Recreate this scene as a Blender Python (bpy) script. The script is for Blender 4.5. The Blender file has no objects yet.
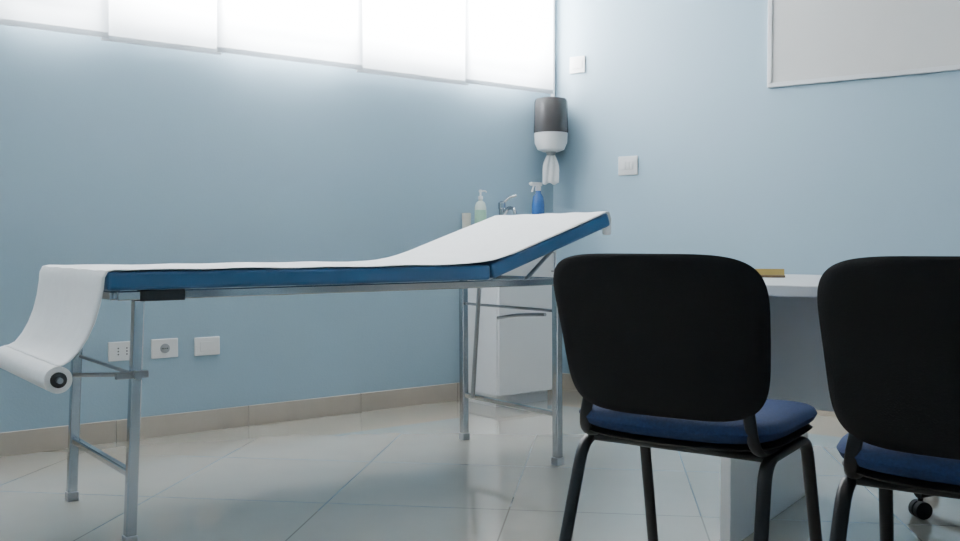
import bpy, bmesh, math
from math import radians, sin, cos, pi, atan2
from mathutils import Vector, Matrix

# ------------------------------------------------------------------ materials
def mat(name, col, rough=0.5, metal=0.0, var=0.0, vscale=8.0, bump=0.0, bscale=200.0, spec=0.5, coat=0.0, trans=0.0):
    m = bpy.data.materials.new(name); m.use_nodes = True
    nt = m.node_tree; b = nt.nodes['Principled BSDF']
    b.inputs['Base Color'].default_value = (*col, 1)
    b.inputs['Roughness'].default_value = rough
    b.inputs['Metallic'].default_value = metal
    b.inputs['Specular IOR Level'].default_value = spec
    b.inputs['Coat Weight'].default_value = coat
    b.inputs['Transmission Weight'].default_value = trans
    tc = nt.nodes.new('ShaderNodeTexCoord')
    n = nt.nodes.new('ShaderNodeTexNoise'); n.inputs['Scale'].default_value = vscale
    n.inputs['Detail'].default_value = 4
    nt.links.new(tc.outputs['Object'], n.inputs['Vector'])
    r = nt.nodes.new('ShaderNodeValToRGB')
    r.color_ramp.elements[0].position = 0.3; r.color_ramp.elements[1].position = 0.7
    r.color_ramp.elements[0].color = (*[c*(1-var) for c in col], 1)
    r.color_ramp.elements[1].color = (*[min(1, c*(1+var)) for c in col], 1)
    nt.links.new(n.outputs['Fac'], r.inputs['Fac'])
    nt.links.new(r.outputs['Color'], b.inputs['Base Color'])
    if bump > 0:
        n2 = nt.nodes.new('ShaderNodeTexNoise'); n2.inputs['Scale'].default_value = bscale
        nt.links.new(tc.outputs['Object'], n2.inputs['Vector'])
        bp = nt.nodes.new('ShaderNodeBump'); bp.inputs['Strength'].default_value = bump
        bp.inputs['Distance'].default_value = 0.002
        nt.links.new(n2.outputs['Fac'], bp.inputs['Height'])
        nt.links.new(bp.outputs['Normal'], b.inputs['Normal'])
    return m

M_wall = mat('blue_paint', (0.305, 0.43, 0.515), 0.55, var=0.02, vscale=1.5, bump=0.25, bscale=120)
M_ceil = mat('ceiling_paint', (0.74, 0.74, 0.73), 0.8, var=0.01)
M_base = mat('baseboard_tile', (0.46, 0.40, 0.33), 0.3, var=0.06, vscale=5)
M_chrome = mat('chrome', (0.46, 0.47, 0.48), 0.16, 1.0)
M_steel = mat('brushed_steel', (0.33, 0.34, 0.35), 0.35, 1.0)
M_paper = mat('crepe_paper', (0.88, 0.88, 0.87), 0.85, var=0.02, vscale=30, bump=0.5, bscale=260)
M_blue = mat('blue_vinyl', (0.022, 0.095, 0.215), 0.42, var=0.05)
M_black = mat('black_plastic', (0.005, 0.005, 0.006), 0.6, var=0.1, bump=0.3, bscale=300, spec=0.2)
M_bracket = mat('bracket_plastic', (0.03, 0.032, 0.036), 0.5)
M_blackm = mat('black_metal', (0.007, 0.007, 0.008), 0.4, 0.0, spec=0.35)
M_fab = mat('navy_fabric', (0.008, 0.026, 0.088), 0.9, var=0.2, vscale=150, bump=0.5, bscale=500)
M_white = mat('white_laminate', (0.75, 0.755, 0.76), 0.3, var=0.01)
M_whitep = mat('white_plastic', (0.78, 0.78, 0.77), 0.35, var=0.01)
M_ceramic = mat('ceramic', (0.82, 0.82, 0.81), 0.12, var=0.01)
M_smoke = mat('smoked_plastic', (0.06, 0.055, 0.055), 0.22, var=0.1)
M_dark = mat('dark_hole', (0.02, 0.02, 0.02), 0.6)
M_grey = mat('grey_plastic', (0.35, 0.36, 0.37), 0.4)
M_alu = mat('aluminium', (0.78, 0.78, 0.79), 0.4, 0.4)
M_board = mat('whiteboard_surface', (0.70, 0.69, 0.67), 0.3, var=0.01)
M_gold = mat('brass_plate', (0.30, 0.22, 0.06), 0.4, 0.4)
M_wood = mat('dark_wood', (0.10, 0.055, 0.02), 0.4, var=0.2)
M_green = mat('green_label', (0.30, 0.50, 0.36), 0.4, var=0.1, vscale=40)
M_clearb = mat('pale_bottle', (0.62, 0.70, 0.62), 0.25)
M_bluebot = mat('blue_bottle', (0.02, 0.085, 0.26), 0.25)
M_cream = mat('cream_plastic', (0.66, 0.64, 0.55), 0.4)

# translucent blind
M_blind = bpy.data.materials.new('blind_fabric'); M_blind.use_nodes = True
nt = M_blind.node_tree; nt.nodes.clear()
o = nt.nodes.new('ShaderNodeOutputMaterial'); mx = nt.nodes.new('ShaderNodeMixShader')
tr = nt.nodes.new('ShaderNodeBsdfTranslucent'); df = nt.nodes.new('ShaderNodeBsdfDiffuse')
df.inputs['Color'].default_value = (0.75, 0.77, 0.78, 1)
mx.inputs[0].default_value = 0.45
wv = nt.nodes.new('ShaderNodeTexNoise'); wv.inputs['Scale'].default_value = 3
tc = nt.nodes.new('ShaderNodeTexCoord'); nt.links.new(tc.outputs['Object'], wv.inputs['Vector'])
rp = nt.nodes.new('ShaderNodeValToRGB'); rp.color_ramp.elements[0].color = (.8, .82, .84, 1); rp.color_ramp.elements[1].color = (.9, .92, .94, 1)
nt.links.new(wv.outputs['Fac'], rp.inputs['Fac']); nt.links.new(rp.outputs['Color'], tr.inputs['Color'])
nt.links.new(tr.outputs[0], mx.inputs[1]); nt.links.new(df.outputs[0], mx.inputs[2]); nt.links.new(mx.outputs[0], o.inputs[0])

# floor tiles
M_floor = mat('floor_tiles', (0.5, 0.47, 0.42), 0.10)
nt = M_floor.node_tree; b = nt.nodes['Principled BSDF']
b.inputs['Coat Weight'].default_value = 0.9; b.inputs['Coat Roughness'].default_value = 0.04
tc = nt.nodes.new('ShaderNodeTexCoord'); mp = nt.nodes.new('ShaderNodeMapping')
mp.inputs['Rotation'].default_value = (0, 0, radians(45)); mp.inputs['Location'].default_value = (0.18, 0.1, 0)
br = nt.nodes.new('ShaderNodeTexBrick'); br.offset = 0.0
br.inputs['Scale'].default_value = 1.0; br.inputs['Brick Width'].default_value = 0.6; br.inputs['Row Height'].default_value = 0.6
br.inputs['Mortar Size'].default_value = 0.003; br.inputs['Mortar Smooth'].default_value = 0.4
br.inputs['Color1'].default_value = (0.435, 0.405, 0.35, 1); br.inputs['Color2'].default_value = (0.455, 0.425, 0.365, 1)
br.inputs['Mortar'].default_value = (0.26, 0.235, 0.195, 1)
nt.links.new(tc.outputs['Object'], mp.inputs['Vector']); nt.links.new(mp.outputs['Vector'], br.inputs['Vector'])
nz = nt.nodes.new('ShaderNodeTexNoise'); nz.inputs['Scale'].default_value = 5; nz.inputs['Detail'].default_value = 8
nt.links.new(tc.outputs['Object'], nz.inputs['Vector'])
rr = nt.nodes.new('ShaderNodeValToRGB'); rr.color_ramp.elements[0].color = (.93, .93, .93, 1); rr.color_ramp.elements[1].color = (1.05, 1.05, 1.04, 1)
nt.links.new(nz.outputs['Fac'], rr.inputs['Fac'])
mm = nt.nodes.new('ShaderNodeMix'); mm.data_type = 'RGBA'; mm.blend_type = 'MULTIPLY'; mm.inputs[0].default_value = 1
nt.links.new(br.outputs['Color'], mm.inputs[6]); nt.links.new(rr.outputs['Color'], mm.inputs[7])
nt.links.new(mm.outputs[2], b.inputs['Base Color'])

# ------------------------------------------------------------------ helpers
FB = Matrix.Translation((-0.984, 2.675, 0)) @ Matrix.Rotation(radians(37.5), 4, 'Z')   # room frame: x along back wall, y towards it
ANG = radians(-35.2)
def FR(x, y, z=0): return Matrix.Translation((x, y, z)) @ Matrix.Rotation(ANG, 4, 'Z')

def finish(name, bm, m, parent=None, frame=None, smooth=True, bevel=0.0, seg=2):
    bmesh.ops.recalc_face_normals(bm, faces=bm.faces)
    me = bpy.data.meshes.new(name); bm.to_mesh(me); bm.free()
    for mm_ in (m if isinstance(m, (list, tuple)) else [m]): me.materials.append(mm_)
    ob = bpy.data.objects.new(name, me); bpy.context.collection.objects.link(ob)
    if parent: ob.parent = parent
    elif frame is not None: ob.matrix_world = frame
    if smooth:
        for p in me.polygons: p.use_smooth = True
        try: me.set_sharp_from_angle(angle=radians(38))
        except Exception: pass
    if bevel > 0:
        md = ob.modifiers.new('bevel', 'BEVEL'); md.width = bevel; md.segments = seg; md.limit_method = 'ANGLE'
    return ob

def empty(name, frame):
    e = bpy.data.objects.new(name, None); e.empty_display_size = 0.1
    bpy.context.collection.objects.link(e); e.matrix_world = frame; return e

def add_box(bm, x0, x1, y0, y1, z0, z1):
    vs = [bm.verts.new((x, y, z)) for x in (x0, x1) for y in (y0, y1) for z in (z0, z1)]
    for f in ((0,1,3,2),(4,6,7,5),(0,4,5,1),(2,3,7,6),(0,2,6,4),(1,5,7,3)): bm.faces.new([vs[i] for i in f])
    return vs

def box(name, x0, x1, y0, y1, z0, z1, m, parent=None, frame=None, bevel=0.0):
    bm = bmesh.new(); add_box(bm, x0, x1, y0, y1, z0, z1)
    return finish(name, bm, m, parent, frame, smooth=False, bevel=bevel)

def add_bar(bm, p, q, w, h=None, up=(0, 0, 1)):
    """rectangular bar between two points"""
    h = h or w; p = Vector(p); q = Vector(q); d = (q-p).normalized(); up = Vector(up)
    if abs(d.dot(up)) > 0.95: up = Vector((1, 0, 0))
    a = d.cross(up).normalized(); c = a.cross(d).normalized()
    vs = []
    for e in (p, q):
        for s, t in ((-1,-1),(1,-1),(1,1),(-1,1)): vs.append(bm.verts.new(e + a*s*w/2 + c*t*h/2))
    for f in ((0,3,2,1),(4,5,6,7),(0,1,5,4),(1,2,6,5),(2,3,7,6),(3,0,4,7)): bm.faces.new([vs[i] for i in f])

def smooth_path(pts, r, n=6):
    pts = [Vector(p) for p in pts]; out = [pts[0]]
    for i in range(1, len(pts)-1):
        a, b_, c = pts[i-1], pts[i], pts[i+1]
        ra = min(r, (a-b_).length*0.49, (c-b_).length*0.49)
        s = b_+(a-b_).normalized()*ra; e = b_+(c-b_).normalized()*ra
        for k in range(n+1):
            t = k/n; out.append(s*(1-t)**2 + b_*2*t*(1-t) + e*t*t)
    out.append(pts[-1]); return out

def add_tube(bm, pts, r, r2=None, seg=14, fillet=0.0):
    if fillet > 0: pts = smooth_path(pts, fillet)
    pts = [Vector(p) for p in pts]; r2 = r2 or r
    prev = None; rings = []
    for i, p in enumerate(pts):
        d = (pts[min(i+1, len(pts)-1)] - pts[max(i-1, 0)]).normalized()
        if prev is None:
            up = Vector((0, 0, 1)) if abs(d.z) < 0.9 else Vector((1, 0, 0))
            a = d.cross(up).normalized()
        else: a = (prev - d*prev.dot(d)).normalized()
        prev = a; c = d.cross(a)
        rings.append([bm.verts.new(p + a*cos(2*pi*k/seg)*r + c*sin(2*pi*k/seg)*r2) for k in range(seg)])
    for i in range(len(rings)-1):
        for k in range(seg):
            bm.faces.new((rings[i][k], rings[i][(k+1)%seg], rings[i+1][(k+1)%seg], rings[i+1][k]))
    bm.faces.new(rings[0][::-1]); bm.faces.new(rings[-1])

def tube(name, pts, r, m, parent=None, frame=None, fillet=0.0, r2=None, seg=14):
    bm = bmesh.new(); add_tube(bm, pts, r, r2, seg, fillet); return finish(name, bm, m, parent, frame)

def add_lathe(bm, prof, c=(0, 0, 0), seg=28):
    rings = []
    for r, z in prof:
        rings.append([bm.verts.new((c[0]+max(r, 1e-4)*cos(2*pi*k/seg), c[1]+max(r, 1e-4)*sin(2*pi*k/seg), c[2]+z)) for k in range(seg)])
    for i in range(len(rings)-1):
        for k in range(seg):
            bm.faces.new((rings[i][k], rings[i][(k+1)%seg], rings[i+1][(k+1)%seg], rings[i+1][k]))
    bm.faces.new(rings[0][::-1]); bm.faces.new(rings[-1])

def lathe(name, prof, m, parent=None, frame=None, c=(0, 0, 0), seg=28):
    bm = bmesh.new(); add_lathe(bm, prof, c, seg); return finish(name, bm, m, parent, frame)

def superell(w, h, n=4.5, N=64, taper=0.0):
    out = []
    for k in range(N):
        t = 2*pi*k/N; cx = cos(t); sy = sin(t)
        x = math.copysign(abs(cx)**(2/n), cx); y = math.copysign(abs(sy)**(2/n), sy)
        out.append((x*w/2*(1+taper*y), y*h/2))
    return out

def pad(name, outline, T, fn, m, parent, rings=9, power=5):
    bm = bmesh.new(); N = len(outline)
    edge = [bm.verts.new(fn(a, b_, 0)) for a, b_ in outline]
    for s in (1, -1):
        prev = edge
        for k in range(1, rings):
            r = 1-(k/rings)**1.6 if k < rings else 0
            h = T/2*math.sqrt(max(0, 1-r**power))
            ring = [bm.verts.new(fn(a*r, b_*r, s*h)) for a, b_ in outline]
            for i in range(N): bm.faces.new((prev[i], prev[(i+1)%N], ring[(i+1)%N], ring[i]))
            prev = ring
        cv = bm.verts.new(fn(0, 0, s*T/2))
        for i in range(N): bm.faces.new((prev[i], prev[(i+1)%N], cv))
    ob = finish(name, bm, m, parent)
    return ob

# ------------------------------------------------------------------ room
H = 2.7
TW = 1.46          # back wall plane (room frame y)
SC = 2.899         # corner s
C = FB @ Vector((SC, TW, 0))
e = Vector((cos(ANG), sin(ANG), 0)); 
Rw = Matrix.Translation(C) @ Matrix.Rotation(ANG, 4, 'Z')   # x along right wall, y outwards
S0 = -2.6; T0 = -3.6
FBi = FB.inverted(); p0 = FBi @ C; d0 = (FBi.to_3x3() @ e)
kk = (T0 - p0.y)/d0.y; S1 = p0.x + d0.x*kk
OPEN0 = 1.82; OPEN1 = 2.58; WL = -2.1; WR = 2.84
bm = bmesh.new()
add_box(bm, S0, SC+0.2, TW, TW+0.18, 0, OPEN0)
add_box(bm, S0, SC+0.2, TW, TW+0.18, OPEN1, H)
add_box(bm, S0, WL, TW, TW+0.18, OPEN0, OPEN1)
add_box(bm, WR, SC+0.2, TW, TW+0.18, OPEN0, OPEN1)
finish('wall_back', bm, M_wall, frame=FB, smooth=False)
box('wall_right', 0, kk+0.2, 0, 0.15, 0, H, M_wall, frame=Rw)
box('wall_left', S0-0.15, S0, T0, TW+0.18, 0, H, M_wall, frame=FB)
box('wall_front', S0-0.15, S1+0.3, T0-0.15, T0, 0, H, M_wall, frame=FB)
box('floor', S0-0.3, S1+0.5, T0-0.3, TW+0.3, -0.1, 0, M_floor, frame=FB)
box('ceiling', S0-0.3, S1+0.5, T0-0.3, TW+0.3, H, H+0.1, M_ceil, frame=FB)
# skirting tiles
bm = bmesh.new(); s = S0
while s < SC-0.02:
    e1 = min(s+0.598, SC-0.012); add_box(bm, s, e1, TW-0.012, TW, 0, 0.095); s += 0.6
finish('baseboard_back', bm, M_base, frame=FB, smooth=False, bevel=0.0015)
bm = bmesh.new(); s = 0.013
while s < kk:
    add_box(bm, s, min(s+0.598, kk), -0.012, 0, 0, 0.095); s += 0.6
finish('baseboard_right', bm, M_base, frame=Rw, smooth=False, bevel=0.0015)
tube('trim_1', [(SC-0.022, TW-0.018, 1.69), (SC-0.022, TW-0.018, H)], 0.013, M_whitep, frame=FB)

# window
w = empty('window_1', FB)
bm = bmesh.new()
add_box(bm, WL, WR, TW+0.08, TW+0.12, OPEN0, OPEN0+0.04); add_box(bm, WL, WR, TW+0.08, TW+0.12, OPEN1-0.04, OPEN1)
for s in (WL, -0.85, 0.4, 1.62, WR-0.04): add_box(bm, s, s+0.04, TW+0.08, TW+0.12, OPEN0+0.04, OPEN1-0.04)
finish('frame', bm, M_alu, w, smooth=False)
sill = box('sill', WL, WR, TW+0.0, TW+0.08, OPEN0-0.02, OPEN0+0.004, M_ceramic, w)
# blinds
BO = 0.085
bl = empty('window_blind', FB)
seams = [-2.15, -1.5, -0.85, -0.2, 0.345, 0.835, 1.55, 2.20, 2.79]
for i in range(len(seams)-1):
    bm = bmesh.new(); a, b_ = seams[i]-0.012, seams[i+1]+0.016
    zb = 1.688 + (0.006 if i % 2 else -0.003); y0 = TW-BO-(0.014 if i % 2 else 0.0)
    N = 14; rows = 10; g = []
    for r in range(rows+1):
        z = zb + (2.64-zb)*r/rows
        g.append([bm.verts.new((a+(b_-a)*k/N, y0+0.003*sin(k*1.1+i), z)) for k in range(N+1)])
    for r in range(rows):
        for k in range(N): bm.faces.new((g[r][k], g[r][k+1], g[r+1][k+1], g[r+1][k]))
    finish('panel_%d' % (i+1), bm, M_blind, bl)
    box('hem_%d' % (i+1), a+0.002, b_-0.002, y0-0.003, y0+0.006, zb-0.001, zb+0.022, M_blind, bl)
box('head_rail', -2.15, 2.80, TW-BO-0.03, TW, 2.63, 2.68, M_whitep, bl)

# ------------------------------------------------------------------ examination table
T = empty('examination_table', FB)
L = 1.615; W = 0.60; ZF = 0.690; HX = 1.247; EX = 1.828; ZT = 0.772; ZR = 0.967
bm = bmesh.new()
sq = 0.030
add_bar(bm, (0.0, 0, 0.02), (0.03, 0.0, ZF), sq); add_bar(bm, (0.0, W, 0.02), (0.03, W, ZF), sq)
add_bar(bm, (L, 0, 0.02), (L-0.005, 0, ZF), sq); add_bar(bm, (L, W, 0.02), (L-0.005, W, ZF), sq)
add_bar(bm, (0.008, 0.015, 0.20), (0.008, W-0.015, 0.20), 0.022); add_bar(bm, (L, 0.015, 0.195), (L, W-0.015, 0.195), 0.022)
finish('legs', bm, M_chrome, T, smooth=False, bevel=0.004)
bm = bmesh.new()
for y in (0.0, W): add_bar(bm, (-0.03, y, 0.703), (EX-0.16, y, 0.703), 0.028, 0.026)
for x in (-0.03, 0.8, EX-0.16): add_bar(bm, (x, 0.0145, 0.703), (x, W-0.0145, 0.703), 0.028, 0.025)
finish('frame_rails', bm, M_chrome, T, smooth=False, bevel=0.003)
bm = bmesh.new()
for x, y in ((0, 0), (0, W), (L, 0), (L, W)): add_box(bm, x-0.018, x+0.018, y-0.018, y+0.018, 0.0, 0.03)
finish('rubber_feet', bm, M_grey, T, smooth=False, bevel=0.003)
bm = bmesh.new()
add_box(bm, 0.03, 0.16, -0.016, 0.016, 0.686, 0.718); add_box(bm, 0.03, 0.16, W-0.016, W+0.016, 0.686, 0.718)
finish('corner_brackets', bm, M_bracket, T, smooth=False, bevel=0.003)
# folding braces
bm = bmesh.new()
add_tube(bm, [(L, 0.015, 0.59), (L, W-0.015, 0.59)], 0.006)
add_tube(bm, [(L-0.03, 0.50, 0.20), (L-0.07, 0.40, 0.69)], 0.009)
add_tube(bm, [(L-0.02, 0.05, 0.575), (L-0.03, 0.20, 0.565), (L-0.03, 0.33, 0.545)], 0.007, fillet=0.03)
add_tube(bm, [(0.02, 0.05, 0.48), (0.02, W-0.05, 0.48)], 0.006)
finish('folding_braces', bm, M_steel, T)
# mattress sections
t0, t1 = -0.055, 0.655; th = 0.052
bm = bmesh.new(); add_box(bm, -0.07, HX, t0, t1, ZT-th, ZT); finish('mattress_flat', bm, M_blue, T, smooth=False, bevel=0.010, seg=3)
ang = math.atan2(ZR-ZT, EX-HX); LB = math.hypot(ZR-ZT, EX-HX)
bm = bmesh.new(); add_box(bm, 0, LB, t0, t1, -th, 0)
bmesh.ops.transform(bm, matrix=Matrix.Translation((HX, 0, ZT)) @ Matrix.Rotation(-ang, 4, 'Y'), verts=bm.verts)
finish('mattress_backrest', bm, M_blue, T, smooth=False, bevel=0.010, seg=3)
# backrest support frame
bm = bmesh.new()
for y in (0.05, W-0.05):
    add_bar(bm, (HX+0.02, y, ZT-th-0.012), (EX-0.04, y, ZR-th-0.022), 0.02)
    add_tube(bm, [(1.50, y+0.02, 0.70), (1.70, y+0.02, 0.865)], 0.008)
add_bar(bm, (1.70, 0.05, 0.862), (1.70, W-0.05, 0.862), 0.018)
finish('backrest_support', bm, M_steel, T, smooth=False)
bm = bmesh.new()
add_box(bm, EX-0.005, EX+0.025, t0+0.005, t0+0.03, ZR-0.085, ZR-0.012)
finish('end_clip', bm, M_whitep, T, smooth=False, bevel=0.006)
# paper sheet
prof = [(-0.192, 0.5225), (-0.178, 0.5235), (-0.160, 0.533), (-0.138, 0.558), (-0.118, 0.592), (-0.100, 0.635), (-0.088, 0.680), (-0.080, 0.725), (-0.077, 0.756), (-0.068, 0.773), (-0.05, 0.7765)]
x = 0.0
while x < HX-0.16: prof.append((x, 0.7750+0.0012*sin(x*23))); x += 0.05
prof += [(HX-0.14, 0.776), (HX-0.09, 0.778), (HX-0.04, 0.782), (HX+0.01, 0.789), (HX+0.06, 0.800)]
k = 0.12
while k < LB: prof.append((HX+cos(ang)*k - 0.003*sin(ang), ZT+sin(ang)*k+0.004)); k += 0.05
prof.append((EX-0.004, ZR+0.004)); prof.append((EX+0.008, ZR-0.002)); prof.append((EX+0.010, ZR-0.03))
bm = bmesh.new(); rows = []; NY = 26
for i, (px, pz) in enumerate(prof):
    row = []
    for j in range(NY+1):
        f = j/NY
        if px < -0.08: ya, yb = -0.052+0.03*min(1, (-0.08-px)/0.08), 0.65-0.02*min(1, (-0.08-px)/0.08)
        else: ya, yb = -0.056, 0.652
        y = ya+(yb-ya)*f
        wob = 0.0012*sin(9*f*pi+px*7) + (0.004*sin(3.1*f*pi)*min(1, max(0, (-px-0.07)/0.04))*(1 if px > -0.17 else 0))
        row.append(bm.verts.new((px-(wob if px < -0.07 else 0), y, pz+(wob if px >= -0.07 else 0))))
    rows.append(row)
for i in range(len(rows)-1):
    for j in range(NY): bm.faces.new((rows[i][j], rows[i][j+1], rows[i+1][j+1], rows[i+1][j]))
ob = finish('paper_sheet', bm, M_paper, T)
for p in ob.data.polygons: p.use_smooth = True
sd = ob.modifiers.new('sol', 'SOLIDIFY'); sd.thickness = 0.0015; sd.offset = 1
# roll
rx, rz = -0.190, 0.486
bm = bmesh.new(); add_tube(bm, [(rx, -0.025, rz), (rx, 0.63, rz)], 0.036, seg=36); finish('paper_roll', bm, M_paper, T)
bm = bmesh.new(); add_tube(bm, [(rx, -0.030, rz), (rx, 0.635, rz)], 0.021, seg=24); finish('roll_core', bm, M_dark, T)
bm = bmesh.new(); add_tube(bm, [(rx, -0.045, rz), (rx, 0.65, rz)], 0.008, seg=16)
add_tube(bm, [(rx, W+0.045, rz), (rx+0.02, W+0.045, rz), (0.02, W+0.0, 0.482)], 0.006, fillet=0.02)
finish('roll_axle', bm, M_steel, T)
bm = bmesh.new()
add_box(bm, -0.04, 0.05, -0.026, -0.010, 0.473, 0.492)
add_tube(bm, [(-0.12, 0.10, 0.480), (0.04, -0.02, 0.482)], 0.006)
finish('roll_bracket', bm, M_steel, T, smooth=False, bevel=0.002)
bm = bmesh.new(); add_tube(bm, [(0.015, -0.045, 0.482), (0.015, -0.02, 0.482)], 0.012); finish('clamp_knob', bm, M_steel, T)

# ------------------------------------------------------------------ visitor chairs
def chair(name, x, y, rot=0.0):
    E = empty(name, Matrix.Translation((x, y, 0)) @ Matrix.Rotation(ANG+rot, 4, 'Z'))
    zc = 0.648
    def bf(off):
        def f(a, b_, d):
            return (a, off + 0.45*a*a - 0.27*b_ - 0.4*b_*b_ + d, zc + b_)
        return f
    pad('back_shell', superell(0.492, 0.360, 4.9, 96, 0.050), 0.022, bf(0.0), M_black, E, power=9)
    pad('back_cushion', superell(0.462, 0.332, 4.6, 80, 0.050), 0.040, bf(0.022), M_fab, E)
    def sf(off):
        def f(a, b_, d):
            yy = b_ + 0.255
            z = off + d + 0.15*a*a - (2.7*max(0, b_-0.12)**2)
            return (a, yy, z)
        return f
    pad('seat_cushion', superell(0.495, 0.45, 4.4, 72, -0.02), 0.060, sf(0.441), M_fab, E, power=8)
    pad('seat_pan', superell(0.478, 0.43, 4.2, 72, -0.02), 0.022, sf(0.409), M_black, E, power=8)
    bm = bmesh.new()
    for s in (-1, 1):
        add_tube(bm, [(s*0.235, -0.030, 0.012), (s*0.218, 0.085, 0.388), (s*0.212, 0.39, 0.388), (s*0.222, 0.485, 0.012)], 0.0105, 0.0155, seg=16, fillet=0.05)
        add_tube(bm, [(s*0.205, 0.19, 0.396), (s*0.205, 0.050, 0.404), (s*0.180, 0.062, 0.56)], 0.014, 0.008, seg=14, fillet=0.06)
    add_tube(bm, [(-0.214, 0.12, 0.388), (0.214, 0.12, 0.388)], 0.010)
    add_tube(bm, [(-0.210, 0.35, 0.388), (0.210, 0.35, 0.388)], 0.010)
    finish('frame', bm, M_blackm, E)
    bm = bmesh.new()
    for s in (-1, 1):
        for px, py in ((s*0.235, -0.030), (s*0.222, 0.485)):
            add_lathe(bm, [(0.014, 0), (0.017, 0.004), (0.016, 0.028), (0.012, 0.032)], (px, py, 0))
    finish('feet_caps', bm, M_black, E)
    return E
chair('visitor_chair', 0.376, 2.070)
chair('visitor_chair.001', 0.834, 1.645)

# ------------------------------------------------------------------ desk
D = empty('desk', FR(0.67, 2.66))
box('desk_top', -0.22, 1.45, -0.10, 0.76, 0.712, 0.742, M_white, D, bevel=0.003)
box('end_panel_1', 0.0, 0.03, 0.0, 0.72, 0.0, 0.711, M_white, D, bevel=0.002)
box('end_panel_2', 1.22, 1.25, 0.0, 0.72, 0.0, 0.711, M_white, D, bevel=0.002)
box('modesty_panel', 0.031, 1.219, 0.30, 0.32, 0.36, 0.711, M_white, D, bevel=0.002)
# name plate
Np = empty('desk_nameplate', FR(0.67, 2.66, 0.742) @ Matrix.Translation((-0.02, 0.42, 0)) @ Matrix.Rotation(radians(20), 4, 'Z'))
bm = bmesh.new()
add_box(bm, -0.06, 0.06, -0.02, 0.02, 0, 0.008); finish('base', bm, M_wood, Np, smooth=False, bevel=0.002)
bm = bmesh.new(); vs = add_box(bm, -0.058, 0.058, -0.014, 0.012, 0.008, 0.027)
for v in vs:
    if v.co.z > 0.02: v.co.y = 0.004 if v.co.y < 0 else 0.010
finish('plate', bm, M_gold, Np, smooth=False, bevel=0.001)

# ------------------------------------------------------------------ office chair (behind desk)
O = empty('office_chair', FR(1.64, 2.98))
bm = bmesh.new(); cast = bmesh.new()
for i in range(5):
    a = radians(72*i+222); c, s = cos(a), sin(a)
    add_tube(bm, [(0.02*c, 0.02*s, 0.115), (0.16*c, 0.16*s, 0.095), (0.29*c, 0.29*s, 0.075)], 0.022, 0.014, seg=12)
    add_tube(bm, [(0.28*c, 0.28*s, 0.05), (0.28*c, 0.28*s, 0.08)], 0.008)
    for o_ in (-0.013, 0.013):
        cx, cy = 0.28*c - s*o_, 0.28*s + c*o_
        add_tube(cast, [(cx + s*0.009, cy - c*0.009, 0.027), (cx - s*0.009, cy + c*0.009, 0.027)], 0.027, seg=20)
add_tube(bm, [(0, 0, 0.085), (0, 0, 0.26)], 0.028); add_tube(bm, [(0, 0, 0.26), (0, 0, 0.40)], 0.014)
add_bar(bm, (-0.1, 0, 0.405), (0.1, 0, 0.405), 0.18, 0.02)
add_tube(bm, [(0, 0.08, 0.405), (0, 0.26, 0.41), (0, 0.27, 0.66)], 0.016, 0.010, fillet=0.06)
finish('star_base', bm, M_blackm, O); finish('casters', cast, M_black, O)
pad('seat', superell(0.46, 0.44, 4, 56), 0.06, lambda a, b_, d: (a, b_, 0.445+d), M_fab, O, power=8)
pad('backrest', superell(0.38, 0.22, 4, 56), 0.045, lambda a, b_, d: (a, 0.24-0.4*a*a+d, 0.66+b_), M_fab, O, power=8)

# ------------------------------------------------------------------ whiteboard + switches on right wall
B = empty('whiteboard', Rw)
x0, x1, z0, z1 = 1.26, 2.75, 1.632, 2.54
box('surface', x0+0.01, x1-0.01, -0.014, -0.002, z0+0.01, z1-0.01, M_board, B)
bm = bmesh.new()
add_box(bm, x0, x1, -0.022, -0.001, z0, z0+0.022); add_box(bm, x0, x1, -0.022, -0.001, z1-0.022, z1)
add_box(bm, x0, x0+0.022, -0.022, -0.001, z0+0.022, z1-0.022); add_box(bm, x1-0.022, x1, -0.022, -0.001, z0+0.022, z1-0.022)
finish('frame', bm, M_alu, B, smooth=False, bevel=0.002)

def plate(name, frame, w, h, kind):
    P = empty(name, frame)
    box('cover', -w/2, w/2, -0.009, 0, -h/2, h/2, M_whitep, P, bevel=0.003)
    bm = bmesh.new(); g = bmesh.new()
    if kind == 'switch':
        for k in range(3): add_box(bm, -0.034+k*0.023, -0.0125+k*0.023, -0.014, -0.009, -0.022, 0.022)
        finish('rockers', bm, M_ceramic, P, smooth=False, bevel=0.0015); g.free()
    elif kind == 'socket':
        for k in (-1, 1):
            for q in (-1, 0, 1): add_tube(bm, [(k*0.018, -0.0098, q*0.013), (k*0.018, -0.0085, q*0.013)], 0.0032, seg=10)
        finish('socket_holes', bm, M_dark, P); g.free()
    elif kind == 'schuko':
        add_tube(g, [(0, -0.012, 0), (0, -0.008, 0)], 0.021, seg=28); finish('socket_ring', g, M_grey, P)
        for q in (-1, 1): add_tube(bm, [(q*0.0095, -0.0128, 0), (q*0.0095, -0.011, 0)], 0.003, seg=10)
        add_tube(bm, [(0, -0.0128, 0.0), (0, -0.011, 0.0)], 0.0025, seg=10)
        finish('socket_holes', bm, M_dark, P)
    else:
        add_box(bm, -0.034, 0.034, -0.0115, -0.009, -0.022, 0.022); finish('insert', bm, M_whitep, P, smooth=False, bevel=0.001); g.free()
plate('light_switch', Rw @ Matrix.Translation((0.481, 0, 1.277)), 0.118, 0.105, 'switch')
plate('junction_cover', Rw @ Matrix.Translation((0.160, 0, 1.865)), 0.10, 0.095, 'blank')
plate('wall_socket', FB @ Matrix.Translation((0.43, TW, 0.388)), 0.118, 0.082, 'socket')
plate('wall_socket.001', FB @ Matrix.Translation((0.612, TW, 0.388)), 0.118, 0.084, 'schuko')
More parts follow.
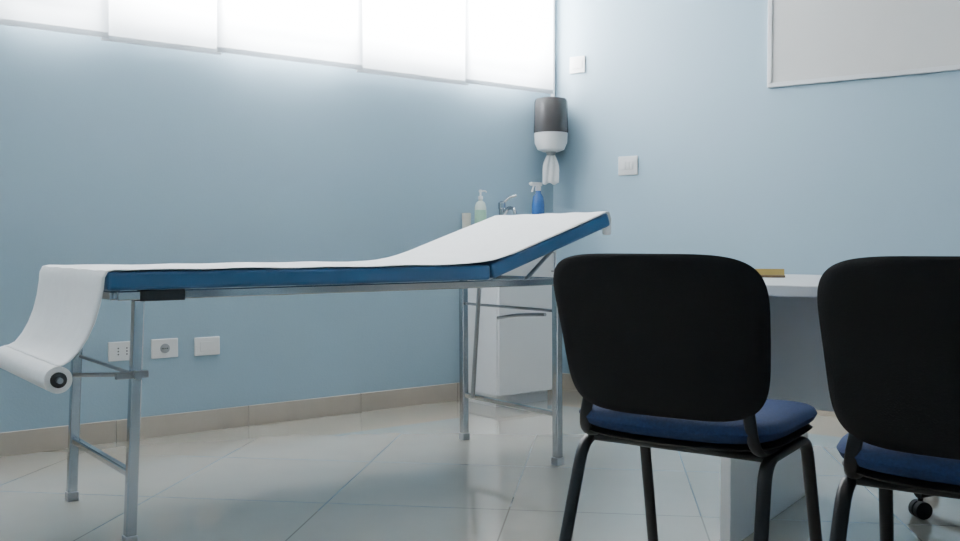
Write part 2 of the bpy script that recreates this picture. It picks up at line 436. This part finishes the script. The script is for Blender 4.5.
plate('wall_socket.002', FB @ Matrix.Translation((0.805, TW, 0.385)), 0.118, 0.082, 'blank')

# ------------------------------------------------------------------ washbasin cabinet
K = empty('washbasin_cabinet', FB)
a0, a1, d0_, d1 = 2.215, 2.61, 1.11, TW-0.013
box('carcass', a0, a1, d0_+0.02, d1, 0.06, 0.855, M_white, K, bevel=0.002)
box('plinth', a0+0.02, a1-0.02, d0_+0.05, d1, 0.0, 0.06, M_white, K)
box('door', a0+0.002, a1-0.002, d0_, d0_+0.018, 0.065, 0.85, M_white, K, bevel=0.002)
bm = bmesh.new()
x = a1-0.035; add_tube(bm, [(x, d0_, 0.70), (x, d0_-0.022, 0.70), (x, d0_-0.022, 0.80), (x, d0_, 0.80)], 0.004, fillet=0.01)
finish('handle', bm, M_steel, K)
bm = bmesh.new()
ox = superell(a1-a0+0.012, d1-d0_, 9, 48); ix = superell(0.21, 0.19, 3.0, 48)
cx, cy = (a0+a1)/2, (d0_+d1)/2
R = []
for outl, z, sc in ((ox, 0.856, 1), (ox, 0.905, 1), (ix, 0.905, 1.03), (ix, 0.898, 1.0), (ix, 0.83, 0.86), (ix, 0.80, 0.5), (ix, 0.797, 0.05)):
    dy = -0.035 if outl is ix else 0
    R.append([bm.verts.new((cx+x*sc, cy+dy+y*sc, z)) for x, y in outl])
for i in range(len(R)-1):
    for j in range(48): bm.faces.new((R[i][j], R[i][(j+1)%48], R[i+1][(j+1)%48], R[i+1][j]))
bm.faces.new(R[-1])
finish('basin', bm, M_ceramic, K)
ZB = 0.906
fx, fy = cx+0.055, TW-0.060
Fc = empty('faucet', FB @ Matrix.Translation((fx, fy, ZB)))
bm = bmesh.new()
add_lathe(bm, [(0.024, 0), (0.024, 0.01), (0.018, 0.02), (0.018, 0.13), (0.022, 0.135), (0.022, 0.165), (0.008, 0.175)])
add_tube(bm, [(0, 0, 0.08), (-0.005, -0.06, 0.14), (-0.01, -0.12, 0.125), (-0.01, -0.125, 0.10)], 0.010, fillet=0.03)
add_tube(bm, [(0, 0, 0.16), (0.03, -0.03, 0.195), (0.06, -0.05, 0.205)], 0.007)
finish('body', bm, M_chrome, Fc)

# pump bottle
Pb = empty('soap_bottle', FB @ Matrix.Translation((2.295, 1.370, ZB)))
lathe('bottle', [(0.026, 0), (0.031, 0.006), (0.031, 0.135), (0.024, 0.16), (0.011, 0.17), (0.011, 0.18)], M_clearb, Pb)
lathe('label', [(0.0315, 0.03), (0.0318, 0.031), (0.0318, 0.12), (0.0315, 0.121)], M_green, Pb)
bm = bmesh.new(); add_lathe(bm, [(0.013, 0.178), (0.013, 0.195), (0.005, 0.197), (0.005, 0.215), (0.009, 0.217), (0.009, 0.228), (0.003, 0.23)])
add_tube(bm, [(0, 0, 0.223), (0.02, -0.015, 0.223), (0.026, -0.020, 0.215)], 0.004); finish('pump', bm, M_whitep, Pb)
lathe('beaker', [(0.019, 0), (0.021, 0.004), (0.025, 0.105), (0.023, 0.105), (0.018, 0.01)], M_cream, frame=FB @ Matrix.Translation((2.238, 1.42, ZB)), c=(0, 0, 0))
# blue spray bottle
Sb = empty('spray_bottle', FB @ Matrix.Translation((2.578, 1.225, ZB)))
lathe('bottle', [(0.030, 0), (0.034, 0.006), (0.034, 0.15), (0.028, 0.195), (0.014, 0.215), (0.014, 0.228)], M_bluebot, Sb)
bm = bmesh.new(); add_lathe(bm, [(0.015, 0.226), (0.015, 0.25), (0.012, 0.255)])
add_box(bm, -0.050, 0.022, -0.009, 0.009, 0.253, 0.272); add_bar(bm, (-0.03, 0, 0.255), (-0.045, 0, 0.22), 0.011, 0.006)
add_tube(bm, [(-0.050, 0, 0.264), (-0.062, 0, 0.264)], 0.006)
finish('trigger', bm, M_whitep, Sb, smooth=False, bevel=0.002)

# ------------------------------------------------------------------ paper towel dispenser (corner)
Pd = empty('paper_towel_dispenser', FB @ Matrix.Translation((2.785, TW-0.105, 1.365)) @ Matrix.Rotation(radians(-36), 4, 'Z'))
lathe('lower_body', [(0.045, 0.0), (0.075, 0.012), (0.092, 0.05), (0.094, 0.105)], M_whitep, Pd, seg=40)
lathe('smoked_cover', [(0.096, 0.105), (0.098, 0.11), (0.094, 0.28), (0.088, 0.296), (0.06, 0.303)], M_smoke, Pd, seg=40)
box('wall_plate', -0.045, 0.045, 0.06, 0.095, 0.02, 0.29, M_whitep, Pd, bevel=0.004)
lathe('nozzle', [(0.018, -0.02), (0.022, -0.018), (0.03, 0.0)], M_grey, Pd)
bm = bmesh.new(); N = 16; g = []
for r in range(9):
    z = -0.015-0.165*r/8; wd = 0.020+0.026*math.sin(min(1, r/4)*pi/2)
    g.append([bm.verts.new(((k/N-0.5)*2*wd, 0.004*sin(k*1.0+r*0.3), z-(0.006*sin(k*0.7) if r == 8 else 0))) for k in range(N+1)])
for r in range(8):
    for k in range(N): bm.faces.new((g[r][k], g[r][k+1], g[r+1][k+1], g[r+1][k]))
ob = finish('towel_end', bm, M_paper, Pd); sd = ob.modifiers.new('s', 'SOLIDIFY'); sd.thickness = 0.002

# ------------------------------------------------------------------ added fill lamp (weak, out of frame) & lights
CL = empty('fill_lamp', FB @ Matrix.Translation((0.6, -1.4, H)))  # made-up ceiling fixture, holds the added fill light
box('fill_housing', -0.62, 0.62, -0.16, 0.16, -0.06, 0, M_whitep, CL, bevel=0.005)

def area(name, frame, sx, sy, power, col):
    l = bpy.data.lights.new(name, 'AREA'); l.shape = 'RECTANGLE'; l.size = sx; l.size_y = sy; l.energy = power; l.color = col
    ob = bpy.data.objects.new(name, l); bpy.context.collection.objects.link(ob); ob.matrix_world = frame; return ob
RX = Matrix.Rotation(radians(-90), 4, 'X')
for nm, xa, xb, pw in (('daylight_1', WL, 0.3, 130), ('daylight_2', 0.3, WR, 450)):
    area(nm, FB @ Matrix.Translation(((xa+xb)/2, TW+0.17, (OPEN0+OPEN1)/2)) @ RX, xb-xa-0.02, OPEN1-OPEN0-0.02, pw, (0.98, 0.99, 1.0))
# added strip lights hidden behind the blind, for a halo on the wall below
for i, (xc, ln, pw) in enumerate(((0.15, 0.30, 1.6), (1.20, 0.55, 3.8), (2.45, 0.40, 2.2))):
    area('halo_strip_%d' % (i+1), FB @ Matrix.Translation((xc, TW-0.035, 1.80)), ln, 0.03, pw, (1.0, 1.0, 1.0))
area('fill_light', FB @ Matrix.Translation((0.6, -1.4, H-0.07)), 1.2, 0.28, 13, (1.0, 0.96, 0.90))  # added fill that lifts the whole room

wd = bpy.data.worlds.new('world'); bpy.context.scene.world = wd; wd.use_nodes = True
wd.node_tree.nodes['Background'].inputs[0].default_value = (0.75, 0.85, 1, 1); wd.node_tree.nodes['Background'].inputs[1].default_value = 0.5

cam = bpy.data.cameras.new('camera'); co = bpy.data.objects.new('camera', cam); bpy.context.collection.objects.link(co)
co.location = (0, 0, 0.85); co.rotation_euler = (radians(90-1.64), 0, 0)
cam.sensor_width = 36; cam.lens = 36; cam.clip_start = 0.05
bpy.context.scene.camera = co
